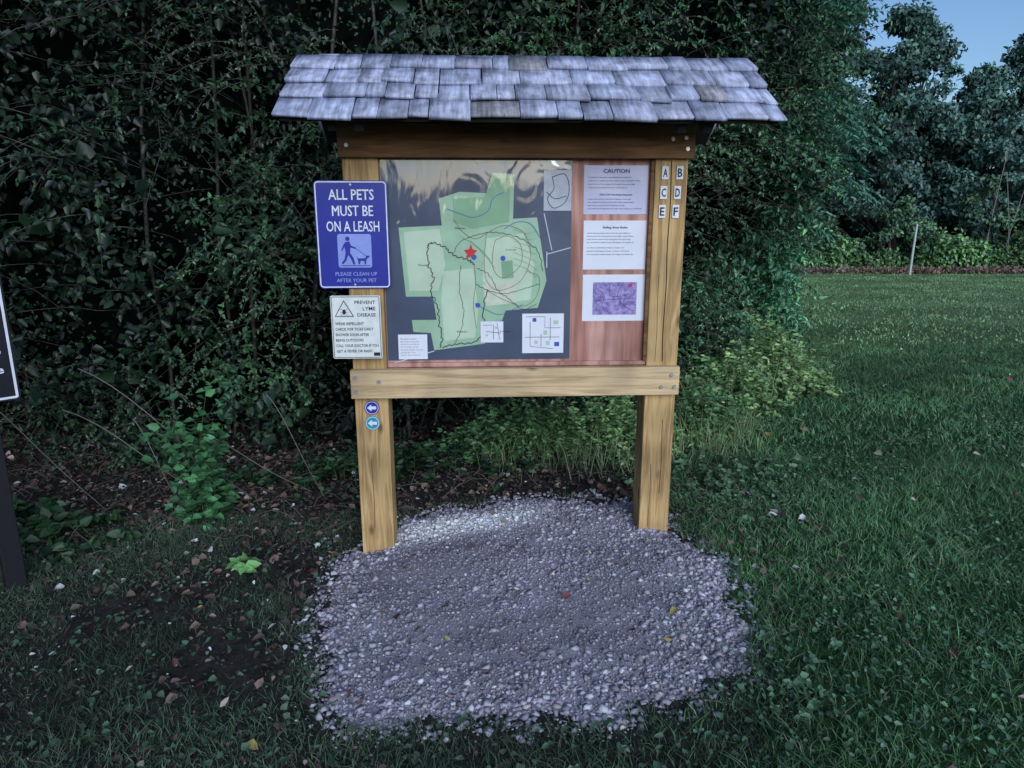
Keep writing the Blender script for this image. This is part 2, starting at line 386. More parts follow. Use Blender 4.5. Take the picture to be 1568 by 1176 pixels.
text('season_title','2023-24 Hunting Seasons',.385,.53,1.638,1.648,T,inkb,K,.02)
lines(.335,.58,1.628,4,.0135,.007,inkb)
text('rules_title','Riding Area Rules',.405,.515,1.497,1.508,T,inkb,K,.02)
lines(.335,.585,1.482,4,.0135,.007,inkb); lines(.335,.585,1.418,3,.0145,.007,inkb)
purp=bpy.data.materials.new('aerial_photo'); nt,N,L,B=nodes(purp)
tc=N.new('ShaderNodeTexCoord')
n2=N.new('ShaderNodeTexNoise'); n2.inputs['Scale'].default_value=34; n2.inputs['Detail'].default_value=6; n2.inputs['Roughness'].default_value=.75; L.new(tc.outputs['Object'],n2.inputs['Vector'])
cr=N.new('ShaderNodeValToRGB'); cr.color_ramp.elements[0].position=.38; cr.color_ramp.elements[1].position=.6
cr.color_ramp.elements[0].color=(.10,.07,.26,1); cr.color_ramp.elements[1].color=(.42,.33,.62,1); L.new(n2.outputs['Fac'],cr.inputs[0])
L.new(cr.outputs[0],B.inputs['Base Color'])
poly('aerial_photo',[(.368,1.115),(.568,1.115),(.568,1.262),(.368,1.262)],T,purp,K)
ribbon('aerial_trails',[smoothline([(.38,1.24),(.42,1.2),(.41,1.15),(.45,1.12)]),smoothline([(.5,1.255),(.48,1.2),(.52,1.15),(.56,1.13)]),[(.37,1.18),(.565,1.19)],[(.44,1.255),(.445,1.2),(.50,1.195)]],.002,T-.001,flat('trail_dark',(.05,.03,.15)),K)
box('photo_key',.530,.545,T-.003,T-.0015,1.24,1.255,flat('key_red',(.5,.05,.08)),K,0)
tile=flat('tile_white',(.78,.78,.78),.4)
for ch,x,z in [('A',.664,1.735),('B',.728,1.735),('C',.661,1.652),('D',.722,1.652),('E',.658,1.572),('F',.718,1.572)]:
    box('letter_tile_'+ch,x-.015,x+.015,-.006,-.0035,z-.028,z+.028,tile,K,.001)
    text('letter_'+ch,ch,x-.010,x+.010,z-.018,z+.018,-.0075,ink,K,.02)

# ---- map
mapbg=flat('map_slate',(.072,.094,.150),.35,.4,0,1.,.12,5)
land=flat('map_green',(.38,.58,.38),.35,.4,0,1.,.08,9)
land2=flat('map_green_pale',(.57,.71,.51),.35,.4,0,1.,.06,9)
land3=flat('map_green_mid',(.25,.45,.26),.35,.4,0,1.,.06,9)
for m_ in (mapbg,land,land2,land3):
    nt=m_.node_tree; N=nt.nodes; L=nt.links; B=N['Principled BSDF']; B.inputs['Coat IOR'].default_value=2.1; B.inputs['Coat Roughness'].default_value=.04
    tc=N.new('ShaderNodeTexCoord'); w=N.new('ShaderNodeTexNoise'); w.inputs['Scale'].default_value=4; w.inputs['Distortion'].default_value=.8; mp=N.new('ShaderNodeMapping'); mp.inputs['Scale'].default_value=(2.2,1,1.2)
    L.new(tc.outputs['Object'],mp.inputs[0]); L.new(mp.outputs[0],w.inputs['Vector'])
    bp=N.new('ShaderNodeBump'); bp.inputs['Strength'].default_value=.3; bp.inputs['Distance'].default_value=.008; L.new(w.outputs['Fac'],bp.inputs['Height']); L.new(bp.outputs[0],B.inputs['Coat Normal'])
def M(p):
    x,y=p; return (-.556+x*(.262+.556)/294, 1.783-y*(1.783-.915)/305)
def Ms(pts): return [M((u-582,v-245)) for u,v in pts]
D0=.0275
poly('map_sheet',[(-.563,.912),(.266,.912),(.263,1.786),(-.563,1.786)],D0,mapbg,K)
outline=[(668,300),(700,290),(742,292),(752,262),(786,264),(784,330),(822,328),(838,425),(824,468),(772,472),(766,488),(738,490),(738,525),(655,535),(650,507),(622,505),(620,486),(660,486),(655,449),(612,449),(604,343),(672,340)]
poly('map_park',Ms(outline),D0-.001,land,K)
poly('map_meadow',Ms([(612,350),(668,345),(676,400),(664,440),(618,440)]),D0-.002,land2,K)
poly('map_meadow_b',Ms([(672,410),(720,405),(728,470),(722,515),(672,520),(668,460)]),D0-.002,land2,K)
poly('map_meadow_c',Ms([(740,360),(800,352),(818,400),(812,455),(776,460),(735,425)]),D0-.0016,land2,K)
poly('map_woods',Ms([(690,300),(738,298),(756,270),(780,270),(778,335),(720,345),(690,335)]),D0-.002,land3,K)
poly('map_field',Ms([(735,430),(790,425),(785,460),(740,465)]),D0-.002,flat('map_cream',(.60,.63,.48),.4,.4,0,1.),K)
poly('map_field_b',Ms([(765,395),(783,393),(785,420),(767,422)]),D0-.0026,land3,K)
poly('map_here_star',Ms([(717,368),(720,376),(727,378),(721,384),(722,392),(716,387),(709,391),(711,383),(706,377),(714,376)]),D0-.0045,flat('here_red',(.6,.04,.04)),K)
rd=flat('map_line_dark',(.05,.05,.06)); rr_=flat('map_line_red',(.30,.10,.08)); rb=flat('map_line_blue',(.06,.10,.45)); rw=flat('map_line_pale',(.6,.6,.66))
def ML(pts): return smoothline(Ms(pts),6)
def wig(pts,a=2.2,n=10):
    p=np.array(smoothline(pts,n)); k=np.arange(len(p)); p[:,0]+=a*np.sin(k*1.3)*np.sin(k*.37+1); p[:,1]+=a*.6*np.cos(k*1.7); return Ms([tuple(v) for v in p])
ribbon('map_boundary_trail',[wig([(648,372),(650,400),(657,420),(652,440),(662,465),(664,490),(668,515),(664,530)]),wig([(648,372),(655,366),(675,372),(690,385),(712,392),(722,400)]),wig([(668,530),(690,525),(720,522),(735,505),(736,470),(742,440)])],.0042,D0-.0035,rd,K)
ribbon('map_side_trails',[wig([(690,380),(700,365),(720,356),(745,350)],1.2),wig([(724,430),(745,440),(770,445),(800,438),(826,430)],1.2),wig([(700,400),(698,440),(704,470),(700,500),(690,522)],1.3),wig([(742,350),(770,352),(800,362),(824,380),(832,410)],1.3),wig([(726,405),(745,415),(760,440),(776,452),(800,470),(822,462)],1.2)],.0022,D0-.0036,rd,K)
ribbon('map_loop_trails',[ML([(722,400),(724,430),(720,460),(724,500)]),ML([(742,352),(770,340),(800,350),(812,380),(806,410),(790,430),(760,440),(742,425),(738,395),(742,352)]),ML([(756,362),(775,356),(795,368),(798,395),(785,412),(765,420),(752,405),(752,380),(756,362)]),ML([(690,330),(705,350),(725,360),(742,352)]),ML([(806,410),(826,420),(822,450),(800,465),(770,455),(742,440)])],.0020,D0-.0035,rr_,K)
ribbon('map_streams',[ML([(680,315),(700,322),(722,328),(745,318),(752,300),(770,290)]),ML([(770,345),(790,335),(812,338),(828,360)]),ML([(722,460),(740,470),(765,478),(800,462)])],.0024,D0-.0035,rb,K)
ribbon('map_contours',[ML([(700+8*i,356+3*i),(728+5*i,372+6*i),(748+4*i,392+7*i)]) for i in range(3)]+[ML([(785,345+9*i),(805,352+9*i),(822,348+12*i)]) for i in range(7)],.0018,D0-.0038,land3,K)
ribbon('map_roads',[Ms([(833,322),(846,378)]),Ms([(838,380),(838,405)]),Ms([(838,384),(876,374)]),Ms([(586,556),(655,536)])],.004,D0-.0028,rw,K)
for u,v in [(768,390),(722,388),(727,463)]: poly('map_marker',[M((p[0]-582,p[1]-245)) for p in circ(u,v,4.,14)],D0-.0048,rb,K)
for i,(u,v,t_) in enumerate([(700,344,'Meadow'),(770,505,'Entrance'),(700,505,'Fields'),(640,400,'Woods'),(780,377,'Loop')]):
    a_=M((u-582,v-245)); text('map_label',t_,a_[0]-.02,a_[0]+.025,a_[1]-.004,a_[1]+.004,D0-.0048,ink,K)
def inset(name,u0,u1,v0,v1,mat=white):
    a_=M((u0-582,v1-245)); b_=M((u1-582,v0-245)); poly(name,[(a_[0],a_[1]),(b_[0],a_[1]),(b_[0],b_[1]),(a_[0],b_[1])],D0-.004,mat,K); return a_,b_
grey=flat('inset_grey',(.48,.50,.56),.4,.4,0,1.)
inset('map_locator_inset',832,876,258,318,grey)
ribbon('locator_outline',[ML([(845,268),(865,264),(872,285),(866,305),(848,314),(838,300),(848,285),(845,268)]),ML([(836,290),(850,300),(868,296)])],.003,D0-.005,rd,K)
inset('map_detail_inset',799,867,477,541); inset('map_parking_inset',731,768,489,523); inset('map_legend',597,644,509,549)
ribbon('detail_lines',[Ms([(805,482),(836,482),(836,500),(862,500)]),Ms([(812,490),(812,530),(850,534)]),Ms([(830,510),(830,530)]),Ms([(845,484),(845,520)]),Ms([(803,515),(860,515)]),Ms([(735,495),(752,495),(752,518)]),Ms([(740,505),(764,508)]),Ms([(758,492),(762,518)])],.0022,D0-.005,rd,K)
for (u0,u1,v0,v1) in [(816,822,484,490),(850,858,488,494),(834,840,504,511),(819,825,520,526),(838,844,521,528),(852,860,523,530),(739,743,509,513),(754,759,497,501)]:
    a_=M((u0-582,v1-245)); b_=M((u1-582,v0-245)); poly('detail_block',[(a_[0],a_[1]),(b_[0],a_[1]),(b_[0],b_[1]),(a_[0],b_[1])],D0-.0055,land2 if u0%4 else rb,K)
for i in range(7):
    a_=M((601-582,516-245+i*4.4)); text('legend_line',random.choice(['Walking trail','Horse trail 1.2 mi','Park boundary','Parking area','Restroom']),a_[0],a_[0]+random.uniform(.06,.11),a_[1]-.003,a_[1]+.003,D0-.005,inkb,K)

# ---- pets sign
PS=empty('pet_leash_sign'); PS.parent=K
blue=flat('sign_blue',(.016,.026,.29),.35,.5,0,.5,.06,6); swh=flat('sign_white',(.76,.77,.84),.4); lav=flat('pictogram_panel',(.28,.34,.72),.4)
def plate(name,x0,x1,z0,z1,r,d0,d1,mat,parent):
    pts=rrect(x0,x1,z0,z1,r); n=len(pts); Vv=[(p[0],d0,p[1]) for p in pts]+[(p[0],d1,p[1]) for p in pts]
    Ff=[list(range(n)),list(range(2*n-1,n-1,-1))]+[[i,i+n,(i+1)%n+n,(i+1)%n] for i in range(n)]
    me=bpy.data.meshes.new(name); me.from_pydata(Vv,[],Ff); me.materials.append(mat); ob=bpy.data.objects.new(name,me); COL.objects.link(ob); ob.parent=parent; return ob
sy=-.012
plate('sign_plate',-.842,-.533,1.245,1.700,.018,sy,sy+.003,blue,PS)
def frame(name,x0,x1,z0,z1,r,w,d,mat,parent):
    o_=rrect(x0,x1,z0,z1,r); i_=rrect(x0+w,x1-w,z0+w,z1-w,max(r-w,.002)); n=len(o_)
    Vv=[(p[0],d,p[1]) for p in o_]+[(p[0],d,p[1]) for p in i_]
    return npmesh(name,Vv,[[i,(i+1)%n,(i+1)%n+n,i+n] for i in range(n)],mat,parent=parent)
frame('sign_border',-.8385,-.5365,1.2485,1.6965,.016,.005,sy-.001,swh,PS)
sd=sy-.0015
text('line_1','ALL PETS',-.782,-.590,1.620,1.664,sd,swh,PS,.012)
text('line_2','MUST BE',-.770,-.597,1.553,1.597,sd,swh,PS,0)
text('line_2_weight','MUST BE',-.7685,-.5955,1.5532,1.5972,sd-.0003,swh,PS,0)
text('line_3','ON A LEASH',-.797,-.572,1.488,1.532,sd,swh,PS,.008)
plate('pictogram',-.754,-.610,1.335,1.478,.01,sy-.002,sy-.0005,lav,PS)
pd=sy-.0032
def q(pts): return [(-.754+p[0]*.144,1.335+p[1]*.143) for p in pts]
poly('walker_head',[(-.754+x*.144,1.335+z*.143) for x,z in circ(.30,.86,.065,16)],pd,blue,PS)
poly('walker_body',q([(.24,.77),(.35,.78),(.40,.66),(.54,.60),(.53,.56),(.38,.60),(.36,.45),(.46,.28),(.50,.10),(.44,.09),(.38,.26),(.30,.38),(.24,.22),(.14,.10),(.09,.13),(.18,.25),(.23,.45),(.20,.62),(.13,.50),(.10,.52),(.17,.68)]),pd,blue,PS)
poly('dog_body',q([(.58,.28),(.80,.28),(.84,.36),(.92,.36),(.93,.32),(.84,.25),(.82,.10),(.78,.10),(.77,.2),(.66,.2),(.64,.10),(.60,.10),(.59,.20),(.54,.34),(.56,.34)]),pd,blue,PS)
ribbon('leash',[[(-.754+.53*.144,1.335+.58*.143),(-.754+.86*.144,1.335+.32*.143)]],.0022,pd,blue,PS)
ribbon('panel_ground',[q([(.05,.06),(.95,.06)])],.003,pd,blue,PS)
text('line_4','PLEASE CLEAN UP',-.770,-.590,1.300,1.316,sd,lav,PS,.01)
text('line_5','AFTER YOUR PET',-.766,-.594,1.272,1.288,sd,lav,PS,.01)
for x,z in((-.687,1.683),(-.687,1.262)):
    poly('screw',circ(x,z,.005,12),sy-.003,steel,PS)
# ---- lyme sign
LS=empty('lyme_disease_sign'); LS.parent=K
lw=flat('lyme_white',(.76,.78,.72),.4,.4,0,.3)
plate('sign_plate',-.794,-.578,.938,1.217,.008,-.045,-.042,lw,LS)
box('sign_batten',-.66,-.62,-.0415,-.0015,.95,1.2,wv,LS,.001)
ld=-.0465
frame('sign_border',-.790,-.582,.942,1.213,.006,.0025,ld,ink,LS)
tri=[(-.778,1.125),(-.694,1.125),(-.736,1.198)]
poly('triangle',tri,ld,ink,LS); cx_=-.736; cz_=1.148
poly('triangle_inner',[(cx_+(p[0]-cx_)*.86,cz_+(p[1]-cz_)*.86) for p in tri],ld-.001,lw,LS)
poly('tick_body',[(cx_+.008*math.cos(k*.4),cz_-.002+.011*math.sin(k*.4)) for k in range(16)],ld-.002,ink,LS)
ribbon('tick_legs',[[(cx_-.017,cz_+dz*1.6),(cx_,cz_+dz),(cx_+.017,cz_+dz*1.6)] for dz in(-.010,-.003,.006)],.0015,ld-.002,ink,LS)
text('t1','PREVENT',-.690,-.600,1.180,1.195,ld,ink,LS,.01); text('t2','LYME',-.655,-.600,1.152,1.168,ld,ink,LS,.01); text('t3','DISEASE',-.680,-.600,1.125,1.140,ld,ink,LS,.01)
for i,(s_,w_) in enumerate([('WEAR REPELLENT',.125),('CHECK FOR TICKS DAILY',.165),('SHOWER SOON AFTER',.145),('BEING OUTDOORS',.12),('CALL YOUR DOCTOR IF YOU',.185),('GET A FEVER OR RASH',.155)]):
    z=1.088-i*.0245; text('t',s_,-.778,-.778+w_,z,z+.0125,ld,ink,LS,.012)
box('logo',-.615,-.588,ld-.001,ld,.95,.965,ink,LS,0)
for nm,z,c in(('trail_marker_blue',.698,(.03,.04,.30)),('trail_marker_teal',.625,(.03,.30,.38))):
    mm=flat(nm,c,.4)
    e=empty(nm); e.parent=K
    poly('disc',circ(-.643,z,.034,32),-.003,mm,e)
    o_=circ(-.643,z,.030,32); i_=circ(-.643,z,.0275,32)
    npmesh('ring',[(p[0],-.0045,p[1]) for p in o_+i_],[[i,(i+1)%32,(i+1)%32+32,i+32] for i in range(32)],swh,parent=e)
    poly('arrow',[(-.643+a*.022,z+b*.018) for a,b in((-1,0),(-.1,.9),(-.1,.4),(.9,.4),(.9,-.4),(-.1,-.4),(-.1,-.9))],-.005,swh,e)

# ------------------------------------------------------------------ black sign at the left
BS=empty('park_rules_sign',(-2.15,3.0,0),math.radians(46))
blk=flat('sign_black',(.012,.013,.02),.4,.4)
plate('panel',-.62,0,.78,1.52,.012,-.02,0,blk,BS)
frame('border',-.612,-.008,.788,1.512,.01,.010,-.0215,swh,BS)
for i,s_ in enumerate(['Park hours dawn to dusk','No motor vehicles here','Carry out your litter','Enjoy the meadows','Respect wildlife please','Leave no trace of fire','Treat trails with care']):
    z=1.40-i*.083; text('rule_line',s_,-.585,-.045,z,z+.034,-.0215,swh,BS,.02)
box('sign_post',-.17,-.09,.002,.08,-.3,1.45,flat('post_black',(.012,.012,.015),.6),BS,.004)

# ------------------------------------------------------------------ vegetation
def pick(n,pal,wts,jit=.25):
    pal=np.array(pal); idx=R.choice(len(pal),n,p=np.array(wts)/sum(wts)); c=pal[idx]*R.uniform(1-jit,1+jit,(n,1)); return c
leafm=attrmat('leaf_foliage',.45,.4,0)
weedm=attrmat('leaf_soft',.55,.3,.2)
grassm=attrmat('grass_blades',.6,.3,0)
litterm=attrmat('dry_leaves',.7,.3,0)
bark=flat('bark_grey_brown',(.07,.055,.045),.9,.2,0,0,.3,25)
H=empty('hedgerow')
def hoff(t,h):
    P=np.stack([t,h*1.2],1)
    left=np.clip((5.5-t)/4.5,0,1)
    o_=.50*snoise(P,.8,31,3)+.26*snoise(P,2.2,32,3)
    o_+=.10*h*(.3+.7*left)-.30*np.exp(-(h/.5)**2)
    o_+=np.where(h>1.2,(.10+.30*left)*(h-1.2),0)  # overhang shaped at the left to block sky light from the hedge below
    return o_
def hpoint(t,h,dep):
    b,nr_=hedge_base(t); off=hoff(t,h)-dep
    xy=b+nr_*off[:,None]; z=hz(xy[:,0],xy[:,1])+h
    return np.stack([xy[:,0],xy[:,1],z],1),nr_
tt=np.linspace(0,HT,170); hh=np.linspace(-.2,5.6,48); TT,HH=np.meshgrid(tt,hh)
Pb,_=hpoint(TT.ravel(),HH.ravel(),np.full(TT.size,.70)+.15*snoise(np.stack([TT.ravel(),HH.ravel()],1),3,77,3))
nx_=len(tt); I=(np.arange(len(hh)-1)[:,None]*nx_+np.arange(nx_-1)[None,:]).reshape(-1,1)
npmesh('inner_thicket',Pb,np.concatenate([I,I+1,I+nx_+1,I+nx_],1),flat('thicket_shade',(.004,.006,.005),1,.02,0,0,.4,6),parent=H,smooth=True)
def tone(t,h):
    # shade painted into leaf colour: darker to left and top, plus random variation
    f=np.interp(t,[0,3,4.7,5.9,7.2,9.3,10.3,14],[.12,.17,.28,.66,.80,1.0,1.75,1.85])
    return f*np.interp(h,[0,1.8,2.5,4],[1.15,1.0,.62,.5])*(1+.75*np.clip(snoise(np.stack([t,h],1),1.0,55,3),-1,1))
HB=Bag()
def hedge_leaves(n,t0,t1,h0,h1,l0,l1,pal,w,thr=-.25,depth=.16,seed=50,aspect=.62,lit=1.):
    t=R.uniform(t0,t1,n); h=h0+(h1-h0)*R.random(n)**1.15
    P=np.stack([t,h],1); keep=snoise(P,2.4,seed,4)>thr+R.normal(0,.2,n)
    t=t[keep];h=h[keep];n=len(t)
    dep=R.exponential(depth,n)-.05
    Pp,nr_=hpoint(t,h,dep)
    Pp+=R.normal(0,.03,(n,3))
    nn=np.concatenate([nr_,np.full((n,1),.7)],1)+R.normal(0,.55,(n,3))
    dd=R.normal(0,1,(n,3)); dd[:,2]-=.5; dd+=np.concatenate([nr_,np.zeros((n,1))],1)*.5
    Ln=R.uniform(l0,l1,n); Wd=Ln*aspect*R.uniform(.8,1.2,n)
    Vv,Ff=leaves(Pp,dd,nn,Ln,Wd)
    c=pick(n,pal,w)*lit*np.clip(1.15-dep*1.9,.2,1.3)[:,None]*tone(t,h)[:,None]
    HB.add(Vv,Ff,np.repeat(c,6,axis=0))
G1=[(.022,.060,.028),(.035,.090,.038),(.05,.115,.045),(.02,.044,.03),(.10,.15,.09)]
G2=[(.03,.100,.052),(.045,.14,.066),(.08,.18,.085),(.025,.065,.04)]
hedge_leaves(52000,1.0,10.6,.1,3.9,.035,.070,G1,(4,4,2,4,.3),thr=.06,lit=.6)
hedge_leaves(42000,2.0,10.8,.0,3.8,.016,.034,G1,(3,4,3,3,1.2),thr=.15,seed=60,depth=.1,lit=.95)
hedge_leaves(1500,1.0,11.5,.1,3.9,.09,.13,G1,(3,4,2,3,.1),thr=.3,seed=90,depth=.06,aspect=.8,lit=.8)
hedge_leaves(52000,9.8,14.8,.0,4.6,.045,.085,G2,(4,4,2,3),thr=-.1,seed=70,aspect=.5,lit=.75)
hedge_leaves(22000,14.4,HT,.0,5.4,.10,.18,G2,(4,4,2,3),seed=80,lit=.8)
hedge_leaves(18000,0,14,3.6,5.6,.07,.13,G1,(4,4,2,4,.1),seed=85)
def sprays(n,t0,t1,h0,h1,L0,L1,ll,pal,w,lit,seed,aspect=.55,m=26):
    t=R.uniform(t0,t1,n*3); h=R.uniform(h0,h1,n*3); k=snoise(np.stack([t,h],1),1.5,seed,3)>.05; t=t[k][:n];h=h[k][:n]; n=len(t)
    P0,nr_=hpoint(t,h,np.full(n,.12)); stt=[]
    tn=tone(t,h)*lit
    for i in range(n):
        L_=R.uniform(L0,L1); side=np.array([-nr_[i,1],nr_[i,0]])*R.normal(0,.8); out=nr_[i]*R.uniform(.35,1.)
        d=np.array([side[0]+out[0],side[1]+out[1],R.uniform(-.1,.9)]); d/=np.linalg.norm(d)
        s=np.linspace(0,1,8)[:,None]; path=P0[i]+d*L_*s+np.array([0,0,-1.])*L_*R.uniform(.3,.8)*s**2
        stt.append((path,.003,.001))
        ss=R.uniform(.1,1,m); pp=np.stack([np.interp(ss,s[:,0],path[:,j]) for j in range(3)],1)
        D_=R.normal(0,1,(m,3))+d*.8; D_[:,2]-=.35; Nn=R.normal(0,.35,(m,3))+np.array([[nr_[i,0]*.5,nr_[i,1]*.5,1.]])
        Ln=R.uniform(ll*.6,ll*1.2,m)*(1.1-.4*ss); v_,f_=leaves(pp,D_,Nn,Ln,Ln*aspect)
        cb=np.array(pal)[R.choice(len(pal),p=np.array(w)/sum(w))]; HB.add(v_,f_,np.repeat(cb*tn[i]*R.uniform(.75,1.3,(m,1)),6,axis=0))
    return stt
vst=flat('vine_stem',(.10,.088,.075),.8,.2,0,0,.3,20)
st=sprays(1150,2.,10.4,.15,3.6,.3,.8,.045,[(.04,.11,.045),(.065,.145,.06),(.03,.08,.04)],(2,1,2),1.45,61)
st+=sprays(750,3.,10.6,.1,3.,.3,.7,.026,[(.06,.135,.06),(.11,.175,.095)],(2,1),1.5,62,m=40)
st+=sprays(650,9.8,14.,.3,4.,.4,.9,.075,G2,(2,3,3,1),1.4,63,aspect=.4)
HB.build('foliage',leafm,H)
for i in range(300):
    t0=R.uniform(1.5,11.5); h0=R.uniform(0,2.6); L_=R.uniform(.5,1.6); n_=9
    s_=np.linspace(0,1,n_); dirn=R.choice([-1,1]); tv=t0+dirn*L_*s_*R.uniform(.2,1); hv=h0+L_*.9*s_*R.uniform(-.1,1.)-L_*.9*R.uniform(.1,.9)*s_**2
    hv=np.maximum(hv,.02); dp=.03-.2*np.sin(s_*3.1)*R.random()+.03*R.normal(size=n_)*.3
    Pp,_=hpoint(tv,hv,dp); r0=R.uniform(.0012,.0032); st.append((Pp,r0,r0*.5))
for i in range(18):
    t0=R.uniform(1.5,12); n_=8; s_=np.linspace(0,1,n_); Pp,_=hpoint(t0+.4*R.normal()*s_,5*s_,np.full(n_,.40)+.05*R.normal(size=n_)); st.append((Pp,R.uniform(.010,.020),.007))
tubes('stems',st,vst,parent=H,sides=4)
cn=[]
for (x0,y0,x1,y1,zt) in [(-2.35,3.75,-1.55,3.95,.85),(-2.5,3.8,-1.7,3.85,.6),(-1.45,4.05,-1.1,3.9,.6),(-3.0,3.7,-2.3,3.75,.8),(-2.2,3.95,-1.9,3.8,.5),(-1.9,3.9,-1.2,4.0,.45)]:
    s_=np.linspace(0,1,12); g=float(hz(np.array([x1]),np.array([y1]))[0])
    cn.append((np.stack([x0+(x1-x0)*s_,y0+(y1-y0)*s_,g+zt*(1-s_**1.15)+.015*np.sin(s_*7)],1),.003,.0015))
tubes('bare_canes',cn,flat('pale_cane',(.20,.175,.15),.8),parent=H,sides=5)

# ---- compound leaved tree hanging out to the right of the hedge
TR=empty('sumac_tree')
fb=Bag(); br=[]
trunk=np.array([(2.0,7.0,float(hz(2.,7.))-.1),(2.05,6.9,.8),(2.1,6.75,1.6),(2.1,6.6,2.4),(2.15,6.5,3.4)]); br.append((trunk,.05,.025))
for i in range(135):
    z0=R.uniform(1.15,3.7); k=np.array([np.interp(z0,trunk[:,2],trunk[:,j]) for j in range(3)])
    az=R.uniform(-1.4,.4); reach=R.uniform(.25,1.0)*(.5+.55*math.exp(-((z0-2.1)/.6)**2))
    dv=np.array([math.cos(az),math.sin(az)*.9,0])
    s_=np.linspace(0,1,7)[:,None]; path=k+dv*reach*s_+np.array([0,0,1])*(.25*s_-.38*s_**2)*R.uniform(.6,1.3); br.append((path,.007,.003))
    for f in range(5):
        st_=path[R.integers(2,7)]; a2=az+R.normal(0,.8); fd=np.array([math.cos(a2),math.sin(a2),R.uniform(-.2,.25)]); fl=R.uniform(.22,.38); m_=9
        q_=np.linspace(.12,1,m_)[:,None]; rach=st_+fd*fl*q_+np.array([0,0,-1])*.16*q_**2
        sd_=unit(np.cross(fd[None],np.array([[0,0,1.]])))[0]
        for sg in(-1,1):
            D_=sd_*sg+fd*.45+np.array([0,0,-.35])+R.normal(0,.12,(m_,3)); Nn=np.tile([0,0,1.],(m_,1))+R.normal(0,.25,(m_,3))
            Ln=R.uniform(.07,.105,m_)*(1-.35*np.abs(q_[:,0]-.5)); v_,f_=leaves(rach,D_,Nn,Ln,Ln*.3)
            fb.add(v_,f_,np.repeat(pick(m_,[(.11,.30,.20),(.16,.36,.24),(.07,.20,.13)],(1,1,1)),6,axis=0))
fb.build('fronds',weedm,TR)
tubes('trunk_and_branches',br,bark,parent=TR,sides=6)

# ---- weeds
stalkm=flat('stalk',(.10,.13,.05))
def weeds(name,cx,cy,sx,sy_,n,hmax,pal,w,l0,l1,aspect=.5):
    e=empty(name); ns=n//14
    x=cx+np.clip(R.normal(0,sx,ns),-2*sx,2*sx); y=cy+R.normal(0,sy_,ns); h=hmax*R.uniform(.4,1,ns)*np.exp(-.35*(((x-cx)/sx)**2+((y-cy)/sy_)**2))
    lean=R.normal(0,.25,(ns,2)); P=[]
    stt=[]; tn=[]
    for i in range(ns):
        z0=float(hz(np.array([x[i]]),np.array([y[i]]))[0]); s_=np.sqrt(R.random(14))
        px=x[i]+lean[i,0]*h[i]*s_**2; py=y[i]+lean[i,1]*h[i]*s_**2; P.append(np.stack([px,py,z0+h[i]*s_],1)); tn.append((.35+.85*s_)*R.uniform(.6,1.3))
        if i%2==0:
            q_=np.linspace(0,1,4); stt.append((np.stack([x[i]+lean[i,0]*h[i]*q_**2,y[i]+lean[i,1]*h[i]*q_**2,z0+h[i]*q_],1),.0025,.001))
    P=np.vstack(P); n_=len(P); D_=R.normal(0,1,(n_,3)); D_[:,2]=R.uniform(-.2,.6,n_); Nn=np.tile([0,-.4,1.],(n_,1))+R.normal(0,.4,(n_,3))
    Ln=R.uniform(l0,l1,n_); v_,f_=leaves(P,D_,Nn,Ln,Ln*aspect)
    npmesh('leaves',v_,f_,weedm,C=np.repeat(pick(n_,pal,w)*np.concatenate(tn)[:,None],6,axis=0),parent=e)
    tubes('stalks',stt,stalkm,parent=e,sides=4)
YG=[(.34,.50,.19),(.25,.42,.17),(.44,.56,.27),(.15,.28,.11)]
BG=[(.14,.29,.11),(.10,.21,.09),(.22,.35,.15)]
weeds('weed_clump',2.15,6.0,.28,.22,6500,.78,YG,(2,3,1,2),.035,.065)
weeds('weed_clump',1.66,5.35,.20,.20,3400,.58,YG,(1,2,.5,3),.03,.06)
weeds('weed_clump',1.3,4.75,.2,.2,2400,.36,BG,(1,2,1),.03,.055)
weeds('weed_clump',.62,4.45,.30,.12,5200,.46,YG,(1,3,.3,4),.024,.05,aspect=.42)
weeds('weed_clump',.05,4.5,.32,.12,4200,.40,BG,(2,3,1),.028,.05)
weeds('weed_clump',-.9,4.2,.5,.15,1800,.25,G1,(1,2,3,2,1),.03,.06)
weeds('weed_clump',-1.72,3.72,.06,.07,750,.80,[(.09,.26,.10),(.06,.17,.07)],(1,1),.04,.07,aspect=.7)
weeds('weed_clump',-2.6,3.35,.30,.15,900,.3,G1,(1,2,3,2,1),.04,.075,aspect=.7)
weeds('weed_clump',1.2,3.9,.28,.3,1500,.11,[(.10,.19,.10),(.14,.24,.13)],(1,1),.02,.04,aspect=.7)
weeds('weed_clump',.98,2.05,.2,.18,260,.05,[(.09,.19,.10),(.13,.23,.14)],(1,1),.018,.032,aspect=.75)
weeds('seedling_plant',-1.17,3.02,.06,.05,42,.10,[(.18,.38,.13)],(1,),.05,.08,aspect=.6)

